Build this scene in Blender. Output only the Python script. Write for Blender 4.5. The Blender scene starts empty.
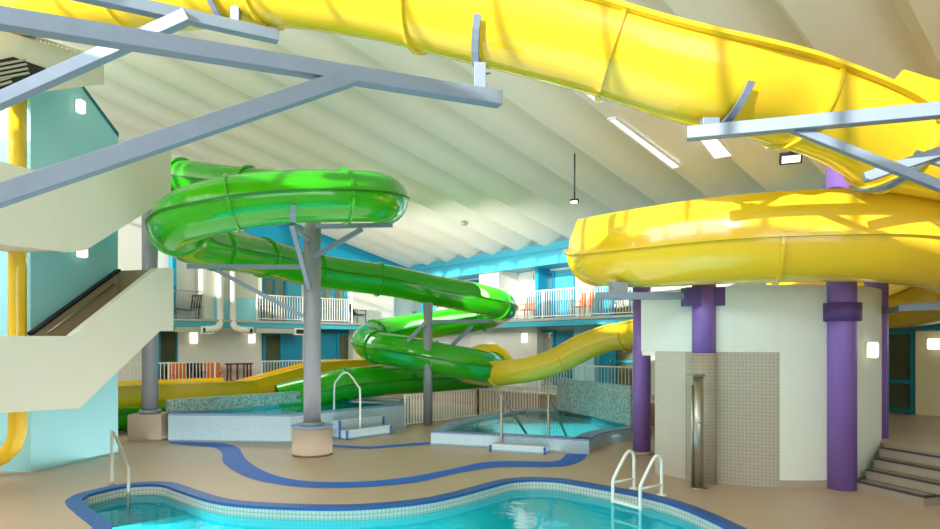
import bpy, math
from mathutils import Vector as V

# ---------------------------------------------------------------- camera, world, light
sc = bpy.context.scene
COL = sc.collection
FP, CX, HY, EYE = 627.0, 470.0, 345.0, 2.4
cam_d = bpy.data.cameras.new('camera'); cam = bpy.data.objects.new('camera', cam_d); COL.objects.link(cam)
cam.location = (0, 0, EYE); cam.rotation_euler = (math.pi/2, 0, 0)
cam_d.sensor_width = 36; cam_d.lens = 36*FP/940; cam_d.shift_y = (HY-264.5)/940
cam_d.clip_start = .05; cam_d.clip_end = 300
sc.camera = cam
sc.view_settings.view_transform = 'Standard'; sc.view_settings.look = 'None'
sc.view_settings.gamma = 1; sc.view_settings.use_curve_mapping = False
sc.view_settings.exposure = 0.5
w = bpy.data.worlds.new('sky'); sc.world = w; w.use_nodes = True
w.node_tree.nodes['Background'].inputs[0].default_value = (.75, .88, 1, 1)
w.node_tree.nodes['Background'].inputs[1].default_value = 1.0

def sun(d, e, col=(1, .95, .85)):
    l = bpy.data.lights.new('sun', 'SUN'); l.energy = e; l.angle = math.radians(.6); l.color = col
    o = bpy.data.objects.new('sun', l); COL.objects.link(o)
    o.rotation_euler = V(d).to_track_quat('-Z', 'Y').to_euler(); o.location = (0, 0, 20)
def area(loc, d, sx, sy, e, col):  # added lamps without fixtures, standing in for daylight and bounce
    l = bpy.data.lights.new('window_light', 'AREA'); l.shape = 'RECTANGLE'; l.size = sx; l.size_y = sy; l.energy = e; l.color = col
    o = bpy.data.objects.new('window_light', l); COL.objects.link(o); o.location = loc
    o.rotation_euler = V(d).to_track_quat('-Z', 'Y').to_euler()
UX0, UY0 = .7575, .6528
sun((.55, .8, -.25), 4.5)
area((4.5, -6.3, 5.0), (-.25, 1, .04), 18, 7, 900, (.9, .96, 1))       # added lamp standing in for daylight from behind the camera
area((-2, 21.5, 4.6), (.5, 1, -.3), 8, 1.2, 240, (1, .98, .95))        # added lamp brightening the room fronts
area((-11.8, 4.6, 9.6), (UX0, UY0, .02), 20, 2.4, 1000, (.95, .98, 1))     # lamp standing in for clerestory daylight on the high side
area((-1.2, 7.2, -.35), (0, 0, -1), 7, 4, 150, (.85, 1, 1))             # added unseen lamp below the surface, brightening the pool basin
area((-4.7, 8.9, -.19), (0, 0, -1), 1.6, .9, 12, (.85, 1, 1))  # added unseen lamp for the dim corner by the underwater steps
area((2.2, 17.0, .2), (0, 0, -1), 3, 3.5, 27, (.8, 1, 1))  # added unseen lamp brightening the right-hand spa
area((-4.4, 17.4, .45), (0, 0, -1), 2.6, 1.6, 26, (.8, 1, 1))  # added unseen lamp brightening the left-hand spa
area((-7.6, 20.5, 5.2), (.05, -.25, -1), 5, 1.5, 130, (1, .99, .95))    # added lamp brightening the yellow run-out, no skylight modelled there
area((-3, 13, .04), (0, 0, 1), 10, 8, 200, (1, .98, .94))            # added upward lamp imitating bounce off the water and deck

UX, UY = .7575, .6528                 # horizontal roof-slope direction u ; v is across it
SL = .245; UE = 17.9; VG = 25.5; ZE = 6.2
def UV(u, v, z=0): return V((u*UX-v*UY, u*UY+v*UX, z))
def R(px): return (px-CX)/FP
def F(px, py, z=0):
    Y = (EYE-z)*FP/(py-HY); return V((R(px)*Y, Y, z))
def P(px, py, Y): return V((R(px)*Y, Y, EYE+(HY-py)*Y/FP))
def onU(px, U):                       # -> v
    Y = U/(UX*R(px)+UY); return Y*(UX-UY*R(px))
def onV(px, Vv):                      # -> u
    Y = Vv/(UX-UY*R(px)); return Y*(UX*R(px)+UY)

# ---------------------------------------------------------------- materials
def lin(c): return tuple(((x/255)/12.92 if x/255 <= .04045 else ((x/255+.055)/1.055)**2.4) for x in c)+(1,)
def mat(name, rgb, rough=.5, metal=0, noise=0, nscale=6, coat=0, emis=0, spec=.5, bump=0):
    m = bpy.data.materials.new(name); m.use_nodes = True; nt = m.node_tree; b = nt.nodes['Principled BSDF']
    b.inputs['Base Color'].default_value = lin(rgb); b.inputs['Roughness'].default_value = rough; b.inputs['Metallic'].default_value = metal
    b.inputs['Specular IOR Level'].default_value = spec
    if coat: b.inputs['Coat Weight'].default_value = coat; b.inputs['Coat Roughness'].default_value = .06
    if emis: b.inputs['Emission Color'].default_value = lin(rgb); b.inputs['Emission Strength'].default_value = emis
    if noise or bump:
        tc = nt.nodes.new('ShaderNodeTexCoord'); n = nt.nodes.new('ShaderNodeTexNoise'); n.inputs['Scale'].default_value = nscale; n.inputs['Detail'].default_value = 5
        nt.links.new(tc.outputs['Object'], n.inputs['Vector'])
        if noise:
            mx = nt.nodes.new('ShaderNodeMix'); mx.data_type = 'RGBA'
            c = lin(rgb); mx.inputs[6].default_value = tuple(x*(1-noise) for x in c[:3])+(1,); mx.inputs[7].default_value = tuple(min(1, x*(1+noise)) for x in c[:3])+(1,)
            nt.links.new(n.outputs['Fac'], mx.inputs[0]); nt.links.new(mx.outputs[2], b.inputs['Base Color'])
        if bump:
            bp = nt.nodes.new('ShaderNodeBump'); bp.inputs['Strength'].default_value = bump; bp.inputs['Distance'].default_value = .02
            nt.links.new(n.outputs['Fac'], bp.inputs['Height']); nt.links.new(bp.outputs[0], b.inputs['Normal'])
    return m
def tiles(name, c1, c2, grout, size=.05, gap=.006, rough=.25, bias=0.0):
    m = mat(name, c1, rough); nt = m.node_tree; b = nt.nodes['Principled BSDF']
    tc = nt.nodes.new('ShaderNodeTexCoord'); br = nt.nodes.new('ShaderNodeTexBrick')
    br.offset = 0; br.inputs['Scale'].default_value = 1; br.inputs['Brick Width'].default_value = size; br.inputs['Row Height'].default_value = size
    br.inputs['Mortar Size'].default_value = gap; br.inputs['Mortar Smooth'].default_value = .1; br.inputs['Bias'].default_value = bias
    br.inputs['Color1'].default_value = lin(c1); br.inputs['Color2'].default_value = lin(c2); br.inputs['Mortar'].default_value = lin(grout)
    nt.links.new(tc.outputs['UV'], br.inputs['Vector']); nt.links.new(br.outputs['Color'], b.inputs['Base Color'])
    return m
M = {}
M['floor'] = mat('deck_coating', (184, 161, 138), .42, noise=.10, nscale=1.6, bump=.08)
M['ceiling'] = mat('ceiling_paint', (246, 242, 228), .6, noise=.03, nscale=2)
M['white'] = mat('white_paint', (238, 236, 226), .55, noise=.02)
M['cream'] = mat('cream_paint', (226, 214, 176), .6, noise=.03)
M['parapet'] = mat('parapet_render', (232, 229, 214), .6, noise=.03, nscale=3)
M['aqua'] = mat('aqua_paint', (168, 236, 252), .5, noise=.03, nscale=2)
M['teal'] = mat('teal_paint', (10, 150, 185), .4)
M['teal2'] = mat('dark_teal_paint', (14, 118, 128), .4)
M['soffit'] = mat('teal_fascia', (70, 180, 205), .45, noise=.03)
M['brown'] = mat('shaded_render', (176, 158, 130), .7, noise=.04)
M['steel'] = mat('galvanised_steel', (134, 150, 170), .45, .2, noise=.08, nscale=5)
M['post'] = mat('grey_post_paint', (150, 154, 162), .42, .1, noise=.06, nscale=4)
M['chrome'] = mat('stainless', (176, 172, 160), .34, .85)
M['dark'] = mat('dark_rubber', (34, 34, 36), .6)
M['green'] = mat('green_fibreglass', (44, 172, 14), .16, coat=.6)
M['dgreen'] = mat('green_seam', (14, 110, 16), .3)
M['yellow'] = mat('yellow_fibreglass', (248, 208, 44), .2, coat=.5)
M['yseam'] = mat('yellow_flange', (222, 160, 18), .35)
M['purple'] = mat('purple_paint', (134, 104, 184), .4, noise=.04, nscale=3)
M['dpurple'] = mat('purple_collar_paint', (88, 62, 132), .45)
M['plaster'] = mat('mint_white_plaster', (224, 232, 222), .7, noise=.03, nscale=9, bump=.25)
M['beige_tile'] = tiles('beige_mosaic', (182, 177, 160), (176, 170, 153), (158, 152, 136), .06, .006, .4)
M['plain_tile'] = tiles('pale_panel', (190, 187, 172), (188, 184, 170), (180, 175, 160), .1, .004, .45)
M['spa_tile'] = tiles('pale_blue_mosaic', (178, 204, 216), (166, 196, 212), (156, 182, 196), .05, .006)
M['white_tile'] = tiles('white_mosaic', (206, 208, 198), (196, 200, 192), (164, 170, 166), .06, .008)
M['blue_tile'] = tiles('blue_mosaic', (24, 84, 170), (18, 70, 152), (60, 104, 160), .05, .004, .45)
M['ledge_tile'] = tiles('periwinkle_mosaic', (128, 156, 206), (116, 146, 200), (110, 134, 176), .05, .005)
M['speckle'] = tiles('speckled_mosaic', (118, 142, 138), (206, 220, 212), (150, 170, 166), .045, .004, .3)
M['blue_paint'] = mat('blue_deck_paint', (20, 96, 200), .6, noise=.12, nscale=1.2)
M['basin'] = mat('aqua_basin', (40, 206, 212), .5)
M['conc'] = mat('concrete_footing', (176, 160, 142), .7, noise=.06, nscale=5)
M['step'] = mat('step_coating', (156, 144, 128), .6, noise=.06)
M['nosing'] = mat('step_nosing', (66, 64, 66), .6)
M['rail'] = mat('white_metal', (248, 246, 238), .35)
M['orange'] = mat('orange_plastic', (238, 118, 40), .4)
M['black'] = mat('black_plastic', (38, 38, 42), .4)
M['maroon'] = mat('maroon_metal', (120, 30, 38), .4)
M['curtain'] = mat('curtain_fabric', (150, 136, 96), .9)
M['curtainw'] = mat('pale_curtain_fabric', (226, 208, 176), .9)
M['lamp'] = mat('lit_diffuser', (255, 246, 226), .4, emis=.85)
M['skyl'] = mat('skylight_glazing', (232, 242, 255), .3, emis=1.1)
M['duct'] = mat('duct_metal', (190, 188, 176), .45, .3)
def glass():
    m = bpy.data.materials.new('window_glass'); m.use_nodes = True; nt = m.node_tree; nt.nodes.clear()
    o = nt.nodes.new('ShaderNodeOutputMaterial'); mx = nt.nodes.new('ShaderNodeMixShader'); t = nt.nodes.new('ShaderNodeBsdfTransparent'); g = nt.nodes.new('ShaderNodeBsdfGlossy'); f = nt.nodes.new('ShaderNodeFresnel')
    f.inputs[0].default_value = 1.5; g.inputs['Roughness'].default_value = .02; t.inputs[0].default_value = (.8, .88, .88, 1)
    nt.links.new(f.outputs[0], mx.inputs[0]); nt.links.new(t.outputs[0], mx.inputs[1]); nt.links.new(g.outputs[0], mx.inputs[2]); nt.links.new(mx.outputs[0], o.inputs[0])
    return m
def water(name, tint):
    m = bpy.data.materials.new(name); m.use_nodes = True; nt = m.node_tree; nt.nodes.clear()
    o = nt.nodes.new('ShaderNodeOutputMaterial'); mx = nt.nodes.new('ShaderNodeMixShader'); t = nt.nodes.new('ShaderNodeBsdfTransparent'); g = nt.nodes.new('ShaderNodeBsdfGlossy'); f = nt.nodes.new('ShaderNodeFresnel')
    n = nt.nodes.new('ShaderNodeTexNoise'); tc = nt.nodes.new('ShaderNodeTexCoord'); b = nt.nodes.new('ShaderNodeBump')
    n.inputs['Scale'].default_value = 3.5; n.inputs['Detail'].default_value = 2; b.inputs['Strength'].default_value = .10; b.inputs['Distance'].default_value = .05
    nt.links.new(tc.outputs['Object'], n.inputs['Vector']); nt.links.new(n.outputs['Fac'], b.inputs['Height'])
    nt.links.new(b.outputs[0], g.inputs['Normal']); nt.links.new(b.outputs[0], f.inputs['Normal'])
    f.inputs[0].default_value = 1.33; g.inputs['Roughness'].default_value = .03; t.inputs[0].default_value = tint
    nt.links.new(f.outputs[0], mx.inputs[0]); nt.links.new(t.outputs[0], mx.inputs[1]); nt.links.new(g.outputs[0], mx.inputs[2]); nt.links.new(mx.outputs[0], o.inputs[0])
    return m
M['glass'] = glass(); M['water'] = water('pool_water', (.42, .93, .98, 1)); M['spawater'] = water('spa_water', (.35, .8, .85, 1))

# ---------------------------------------------------------------- mesh builder
class MB:
    def __init__(s): s.v = []; s.f = []; s.sm = []; s.uv = []
    def add(s, vs, fs, smooth=False, uvs=None):
        o = len(s.v); s.v += [tuple(x) for x in vs]
        for i, f in enumerate(fs):
            s.f.append([a+o for a in f]); s.sm.append(smooth); s.uv.append(uvs[i] if uvs else None)
        return s
    def box(s, c, d, rz=0):                      # centre, size
        ca, sa = math.cos(rz), math.sin(rz); vs = []
        for x in (-.5, .5):
            for y in (-.5, .5):
                for z in (-.5, .5):
                    a, b = x*d[0], y*d[1]; vs.append((c[0]+a*ca-b*sa, c[1]+a*sa+b*ca, c[2]+z*d[2]))
        return s.add(vs, [(0, 1, 3, 2), (4, 6, 7, 5), (0, 4, 5, 1), (2, 3, 7, 6), (0, 2, 6, 4), (1, 5, 7, 3)])
    def beam(s, a, b, wd, h, up=(0, 0, 1)):      # square bar between two points
        a, b = V(a), V(b); t = (b-a).normalized(); r = t.cross(V(up))
        if r.length < 1e-3: r = t.cross(V((0, 1, 0)))
        r.normalize(); u = r.cross(t); vs = []
        for p in (a, b):
            for x, y in ((-1, -1), (1, -1), (1, 1), (-1, 1)): vs.append(p+r*(x*wd/2)+u*(y*h/2))
        return s.add(vs, [(0, 3, 2, 1), (4, 5, 6, 7), (0, 1, 5, 4), (1, 2, 6, 5), (2, 3, 7, 6), (3, 0, 4, 7)])
    def tube(s, pts, r, n=12, closed=False):
        pts = [V(p) for p in pts]; N = len(pts); rs = r if isinstance(r, (list, tuple)) else [r]*N; vs = []
        ref = None
        for i, p in enumerate(pts):
            t = ((pts[(i+1) % N] if (closed or i < N-1) else p)-(pts[i-1] if (closed or i > 0) else p)).normalized()
            if ref is None: ref = V((0, 0, 1)) if abs(t.z) < .9 else V((1, 0, 0))
            a = t.cross(ref); a.normalize(); b = a.cross(t); ref = b
            for k in range(n):
                th = 2*math.pi*k/n; vs.append(p+(a*math.cos(th)+b*math.sin(th))*rs[i])
        fs = []
        for i in range(N if closed else N-1):
            j = (i+1) % N
            for k in range(n): fs.append((i*n+k, i*n+(k+1) % n, j*n+(k+1) % n, j*n+k))
        s.add(vs, fs, True)
        if not closed:
            o = len(s.v)-len(vs)
            s.f.append([o+k for k in range(n)][::-1]); s.sm.append(False); s.uv.append(None)
            s.f.append([o+(N-1)*n+k for k in range(n)]); s.sm.append(False); s.uv.append(None)
        return s
    def cyl(s, c, r, h, n=32, r2=None):          # base centre
        return s.tube([c, V(c)+V((0, 0, h))], [r, r if r2 is None else r2], n)
    def prism(s, poly, z0, z1, top=True, bot=True, side=True, smooth=False):
        n = len(poly); a = sum(poly[i][0]*poly[(i+1) % n][1]-poly[(i+1) % n][0]*poly[i][1] for i in range(n))
        if a < 0: poly = poly[::-1]
        zz = lambda z, i: z[i] if isinstance(z, list) else z
        vs = [(p[0], p[1], z0) for p in poly]+[(p[0], p[1], z1) for p in poly]
        if side:
            L = 0
            for i in range(n):
                j = (i+1) % n; d = math.hypot(poly[j][0]-poly[i][0], poly[j][1]-poly[i][1])
                s.add([vs[i], vs[j], vs[n+j], vs[n+i]], [(0, 1, 2, 3)], smooth, [[(L, z0), (L+d, z0), (L+d, z1), (L, z1)]]); L += d
        if top: s.add(vs[n:], [tuple(range(n))], False, [[(p[0], p[1]) for p in poly]])
        if bot: s.add(vs[:n], [tuple(range(n))[::-1]], False, [[(p[0], p[1]) for p in poly[::-1]]])
        return s
    def vslab(s, poly, nrm, th):                 # planar polygon of 3D points given thickness along nrm
        poly = [V(p) for p in poly]; nrm = V(nrm).normalized()*th; n = len(poly)
        vs = poly+[p+nrm for p in poly]
        fs = [tuple(range(n))[::-1], tuple(range(n, 2*n))]+[(i, (i+1) % n, n+(i+1) % n, n+i) for i in range(n)]
        return s.add(vs, fs)
    def strip(s, pts, z0, z1, th, smooth=True):  # vertical wall of thickness along a polyline (offset to its left)
        pts = [V((p[0], p[1], 0)) for p in pts]; off = []
        for i, p in enumerate(pts):
            t = (pts[min(i+1, len(pts)-1)]-pts[max(i-1, 0)]).normalized(); off.append(p+V((-t.y, t.x, 0))*th)
        L = 0
        for i in range(len(pts)-1):
            d = (pts[i+1]-pts[i]).length; a, b, c, e = pts[i], pts[i+1], off[i+1], off[i]
            Z = lambda p, z: (p.x, p.y, z)
            uvs = [(L, z0), (L+d, z0), (L+d, z1), (L, z1)]
            s.add([Z(a, z0), Z(b, z0), Z(b, z1), Z(a, z1)], [(0, 1, 2, 3)], False, [uvs])
            s.add([Z(c, z0), Z(e, z0), Z(e, z1), Z(c, z1)], [(0, 1, 2, 3)], False, [uvs])
            s.add([Z(a, z1), Z(b, z1), Z(c, z1), Z(e, z1)], [(0, 1, 2, 3)], False, [[(L, 0), (L+d, 0), (L+d, th), (L, th)]])
            s.add([Z(a, z0), Z(e, z0), Z(c, z0), Z(b, z0)], [(0, 1, 2, 3)]); L += d
        for i, f in ((0, 0), (-1, 1)):
            a, e = pts[i], off[i]; q = [Z(a, z0), Z(a, z1), Z(e, z1), Z(e, z0)]
            s.add(q if not f else q[::-1], [(0, 1, 2, 3)], False, [[(0, z0), (0, z1), (th, z1), (th, z0)]])
        return s
    def build(s, name, m, parent=None, kind=None, label=None, bevel=0):
        me = bpy.data.meshes.new(name); vs = s.v
        loc = V((0, 0, 0))
        if parent is None:
            xs = [v[0] for v in vs]; ys = [v[1] for v in vs]; zs = [v[2] for v in vs]
            loc = V(((min(xs)+max(xs))/2, (min(ys)+max(ys))/2, min(zs)))
        else:
            loc = V(parent.get('_o', (0, 0, 0)))
        me.from_pydata([tuple(V(v)-loc) for v in vs], [], s.f)
        me.polygons.foreach_set('use_smooth', s.sm)
        ul = me.uv_layers.new(name='UVMap'); li = 0
        for p, u in zip(me.polygons, s.uv):
            for k, l in enumerate(p.loop_indices):
                if u: ul.data[l].uv = u[k]
                else:
                    c = vs[me.loops[l].vertex_index]; nn = p.normal
                    ul.data[l].uv = (c[0], c[1]) if abs(nn.z) > .7 else ((c[0]*-nn.y+c[1]*nn.x), c[2])
        me.materials.append(M[m] if isinstance(m, str) else m); me.update()
        o = bpy.data.objects.new(name, me); COL.objects.link(o)
        if parent is not None: o.parent = parent; o['_o'] = tuple(loc)
        else: o.location = loc; o['_o'] = tuple(loc)
        if kind: o['kind'] = kind
        if label: o['label'] = label
        if bevel:
            b = o.modifiers.new('bevel', 'BEVEL'); b.width = bevel; b.segments = 2; b.limit_method = 'ANGLE'
        return o
def tag(o, label, cat, group=None, kind=None):
    o['label'] = label; o['category'] = cat
    if group: o['group'] = group
    if kind: o['kind'] = kind
    return o
def thing(name, loc, label, cat, group=None, kind=None):
    o = bpy.data.objects.new(name, None); COL.objects.link(o); o.location = loc; o['_o'] = tuple(V(loc)); o.empty_display_size = .2
    return tag(o, label, cat, group, kind)
def crom(P_, n=10):
    P_ = [V(p) for p in P_]; out = []
    for i in range(len(P_)-1):
        a, b, c, d = P_[max(i-1, 0)], P_[i], P_[i+1], P_[min(i+2, len(P_)-1)]
        for k in range(n):
            t = k/n; out.append(.5*((2*b)+(c-a)*t+(2*a-5*b+4*c-d)*t*t+(3*b-a-3*c+d)*t**3))
    return out+[P_[-1]]
def resample(pts, step):
    L = [0]
    for a, b in zip(pts, pts[1:]): L.append(L[-1]+(V(b)-V(a)).length)
    n = max(2, round(L[-1]/step)); out = []; j = 0
    for k in range(n+1):
        d = L[-1]*k/n
        while j < len(L)-2 and L[j+1] < d: j += 1
        t = (d-L[j])/max(1e-9, L[j+1]-L[j]); out.append(V(pts[j]).lerp(V(pts[j+1]), t))
    return out

# ---------------------------------------------------------------- large structure
# pool outline on the deck (outer edge of the blue coping)
edge = [F(66, 505), F(70, 498), F(80, 493.5), F(110, 486.5), F(135, 483), F(160, 482), F(176, 483.5), F(190, 488), F(220, 497.5), F(250, 502), F(300, 504.5), F(345, 505), F(383, 503), F(420, 499), F(450, 493), F(475, 486.5),
        F(500, 480), F(518, 478), F(535, 477.5), F(560, 478.7), F(580, 481.5), F(600, 485), F(645, 493), F(690, 505), F(746, 529)]
pool = crom([V((-4.94, 8.22, 0))]+edge+[V((3.75, 6.6, 0)), V((3.2, 5.2, 0)), V((1.5, 4.3, 0)), V((-1, 4.1, 0)), V((-3.2, 4.9, 0)), V((-4.4, 6.5, 0)), V((-4.94, 8.22, 0))], 5)[:-1]
def offset(poly, d):
    n = len(poly); out = []
    for i in range(n):
        t = (poly[(i+1) % n]-poly[i-1]); t.z = 0; t.normalize(); out.append(poly[i]+V((t.y, -t.x, 0))*d)
    return out
inner = offset(pool, .22) if sum(pool[i].x*pool[(i+1) % len(pool)].y-pool[(i+1) % len(pool)].x*pool[i].y for i in range(len(pool))) < 0 else offset(pool, -.22)
def face_with_hole(mb, outer, hole, z):
    import mathutils.geometry as g
    tri = g.tessellate_polygon([[V((p.x, p.y, 0)) for p in outer], [V((p.x, p.y, 0)) for p in hole]])
    vs = [(p.x, p.y, z) for p in outer+hole]; fs = []
    for t in tri:
        a, b, c = [V(vs[i]) for i in t]
        fs.append(tuple(t) if (b-a).cross(c-a).z > 0 else tuple(t[::-1]))
    mb.add(vs, fs, False, [[(vs[i][0], vs[i][1]) for i in f] for f in fs])
RM = [UV(-6.4, -9), UV(UE+1.8, -9), UV(UE+1.8, VG+2), UV(-6.4, VG+2)]
fl = MB(); face_with_hole(fl, RM, pool, 0)
floor = fl.build('floor', 'floor', kind='structure')

# roof: folded coves running down the slope, ending at the eave
def roof():
    mb = MB(); per = 1.5; prof = []
    v = VG; 
    while v > -10:
        # rounded hanging fold with a narrow groove on either side
        prof += [(v, .98), (v-.06, .0)]
        for k in range(1, 14):
            t = k/14; prof.append((v-.03-(per-.03)*t, 1.0*t**2.0))
        v -= per
    vs = []; n = len(prof)
    for u in (-6.4, UE+.05):
        for pv, dz in prof:
            vs.append(UV(u, pv, ZE+SL*(UE-u)+dz))
    fs = [(i, i+1, n+i+1, n+i) for i in range(n-1)]
    mb.add(vs, fs)
    # top skin
    a = [UV(-6.6, VG+1.5, ZE+SL*(UE+6.6)+.6), UV(-6.6, -10, ZE+SL*(UE+6.6)+.6), UV(UE+1.8, -10, ZE+.6-SL*1.8), UV(UE+1.8, VG+1.5, ZE+.6-SL*1.8)]
    mb.add(a, [(0, 1, 2, 3)])
    return mb.build('ceiling', 'ceiling', kind='structure')
roof()
# high-side wall (left of the camera) with its clerestory; wall behind the camera
mb = MB(); mb.beam(UV(-6.3, -9, 4.1), UV(-6.3, VG+2, 4.1), .2, 8.2); mb.build('wall_left', 'white', kind='structure')
mb = MB(); mb.beam(UV(-6.5, -9, 6), UV(UE+1.8, -9, 6), .2, 12); mb.build('wall_back', 'white', kind='structure')
k = 0; wv = -8.0
wf = MB()
while wv < VG+1:
    wf.beam(UV(-6.3, wv, 8.2), UV(-6.3, wv, 12.3), .12, .12, (UX, UY, 0)); wv += 1.15
wf.beam(UV(-6.3, -9, 8.25), UV(-6.3, VG+2, 8.25), .16, .12); wf.beam(UV(-6.3, -9, 10.3), UV(-6.3, VG+2, 10.3), .1, .08)
wf.build('window_1', 'rail', kind='structure')

# eave side (right far wall)
def beamUV(mb, u0, v0, u1, v1, z0, z1, th): mb.beam(UV(u0, v0, (z0+z1)/2), UV(u1, v1, (z0+z1)/2), th, z1-z0); return mb
W = UE+1.3
mb = MB(); beamUV(mb, UE+.15, -9, UE+.15, VG, 5.52, ZE+.1, .3); beamUV(mb, UE-.02, -9, UE-.02, VG, 5.46, 5.6, .1); beamUV(mb, UE-.02, -9, UE-.02, VG, 6.0, 6.08, .1)
mb.build('trim_1', 'soffit', kind='structure')
mb = MB(); mb.add([UV(UE, -9, 5.5), UV(UE, VG+1.3, 5.5), UV(W+.5, VG+1.3, 5.5), UV(W+.5, -9, 5.5)], [(0, 1, 2, 3)]); mb.build('trim_2', 'soffit', kind='structure')
mb = MB(); beamUV(mb, W+.1, -9, W+.1, VG+1.3, .0, 5.6, .2); mb.build('wall_right', 'white', kind='structure')
# gable side (left far wall)
G = VG+1.2
mb = MB(); mb.vslab([UV(-6.4, G, 0), UV(W, G, 0), UV(W, G, ZE), UV(-6.4, G, ZE+SL*(UE+6.4))], (-UY, UX, 0), .2); mb.build('wall_far', 'white', kind='structure')
mb = MB(); zt = lambda u: ZE+SL*(UE-u)+.35
mb.vslab([UV(-6.4, VG, zt(-6.4)-1.55), UV(UE+.2, VG, zt(UE)-1.5), UV(UE+.2, VG, zt(UE)), UV(-6.4, VG, zt(-6.4))], (-UY, UX, 0), .25)
mb.build('trim_3', 'teal', kind='structure')
# terrace (raised) and balcony slabs
mb = MB()
stepdir = V((.31, -.95, 0)).normalized(); up_dir = V((.95, .31, 0)).normalized()
T0 = V((7.36, 11.1, 0))
tp = [UV(-6.2, VG, 0), UV(16.3, VG, 0), UV(16.3, 5.2, 0), V((7.9, 13.2, 0)), T0+up_dir*0, T0+stepdir*3.2, UV(W, -2.5, 0), UV(W, G, 0), UV(-6.2, G, 0)]
mb.prism(tp, -.02, .65); mb.build('floor_terrace', 'floor', kind='structure')
SU = UE-.1
mb = MB()
mb.prism([UV(-6.2, VG, 0), UV(SU, VG, 0), UV(SU, -9, 0), UV(W, -9, 0), UV(W, G, 0), UV(-6.2, G, 0)], 3.12, 3.4)
mb.build('floor_balcony', 'soffit', kind='structure')
mb = MB()
beamUV(mb, SU-.02, -9, SU-.02, VG, 3.33, 3.42, .08); beamUV(mb, -6.2, VG-.02, SU, VG-.02, 3.33, 3.42, .08); mb.build('trim_4', 'duct', kind='structure')

# ---------------------------------------------------------------- facades: windows, doors, panels
cnt = {'window': 1, 'door': 0, 'panel': 4}
def rect(side, p0, p1, off):
    """end points (on the floor) of a stretch seen between columns p0 and p1, on a wall plane"""
    if side == 'L': v = VG+off; a, b = onV(p0, v), onV(p1, v); return UV(a, v), UV(b, v), V((-UY, UX, 0))
    u = UE+off; a, b = onU(p0, u), onU(p1, u); return UV(u, a), UV(u, b), V((UX, UY, 0))
def rz(a, z): return V((a.x, a.y, z))
def panel(side, p0, p1, z0, z1, off, th, m, name=None):
    a, b, n = rect(side, p0, p1, off); mb = MB()
    mb.vslab([rz(a, z0), rz(b, z0), rz(b, z1), rz(a, z1)], n, th)
    if not name: cnt['panel'] += 1; name = 'trim_%d' % cnt['panel']
    return mb.build(name, m, kind='structure')
def window(side, p0, p1, z0, z1, off, frame='teal', curtain='curtain', bar=.35, two=False):
    a, b, n = rect(side, p0, p1, off); cnt['window'] += 1; mb = MB(); c = n*.05
    for z in (z0+.04, z1-.04, z0+(z1-z0)*bar): mb.beam(rz(a, z)-c, rz(b, z)-c, .14, .09)
    for q in [a, b]+([a.lerp(b, .5)] if two else []): mb.beam(rz(q, z0)-c, rz(q, z1)-c, .12, .12, n)
    w_ = mb.build('window_%d' % cnt['window'], frame, kind='structure')
    mb = MB(); L = (b-a).length; N = max(4, int(L/.05)); vs = []
    for i in range(N+1):
        q = a.lerp(b, i/N)-n*(.015+.012*math.sin(i*1.7)); vs += [rz(q, z0+.05), rz(q, z1-.05)]
    mb.add(vs, [(2*i, 2*i+2, 2*i+3, 2*i+1) for i in range(N)], True); mb.build('curtain', curtain, w_)
    mb = MB(); mb.vslab([rz(a, z0)-n*.05, rz(b, z0)-n*.05, rz(b, z1)-n*.05, rz(a, z1)-n*.05], n, .008); mb.build('pane', 'glass', w_)
def door(side, p0, p1, z0, z1, off, m='teal', hs=1):
    a, b, n = rect(side, p0, p1, off); cnt['door'] += 1; mb = MB()
    mb.vslab([rz(a, z0)-n*.06, rz(b, z0)-n*.06, rz(b, z1)-n*.06, rz(a, z1)-n*.06], n, .06)
    d = mb.build('door_%d' % cnt['door'], m, kind='structure')
    q = a.lerp(b, .88 if hs > 0 else .12)-n*.1; mb = MB()
    mb.tube([rz(q, z0+1.0), rz(q, z0+1.25)], .025, 8); mb.beam(rz(q, z0+1.1), rz(q, z0+1.1)+n*.06, .03, .03); mb.build('door_handle', 'chrome', d)
# lower level, gable side
window('L', 158, 177, .65, 3.0, 1.18, bar=.42)
panel('L', 178.5, 261, .65, 3.12, .95, .25, 'white')
window('L', 263.5, 281, .65, 2.95, 1.18, bar=.42)
door('L', 282.5, 302, .65, 2.95, 1.18)
door('L', 319, 336, .65, 2.95, 1.18)
window('L', 337, 352, .65, 2.95, 1.18, bar=.42)
panel('L', 353, 403, .65, 3.12, .7, .5, 'white')
panel('L', 258, 353, 2.95, 3.12, 1.1, .1, 'teal2')
# upper level, gable side
panel('L', 172.5, 176.5, 3.4, 6.4, .6, .5, 'teal')
panel('L', 203, 214, 3.4, 6.3, .3, .9, 'white')
panel('L', 214, 256, 3.4, 4.35, .25, .95, 'aqua')
panel('L', 214, 262, 4.35, 7.2, .28, .9, 'white')
window('L', 263, 285, 3.4, 5.35, 1.18, curtain='curtainw', two=True)
door('L', 286, 301, 3.4, 5.4, 1.18, 'soffit')
window('L', 320, 345, 3.4, 5.35, 1.18, curtain='curtainw', two=True)
panel('L', 346, 352, 3.4, 5.4, 1.0, .2, 'teal')
panel('L', 353, 394, 3.4, 6.0, .5, .7, 'white')
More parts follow.
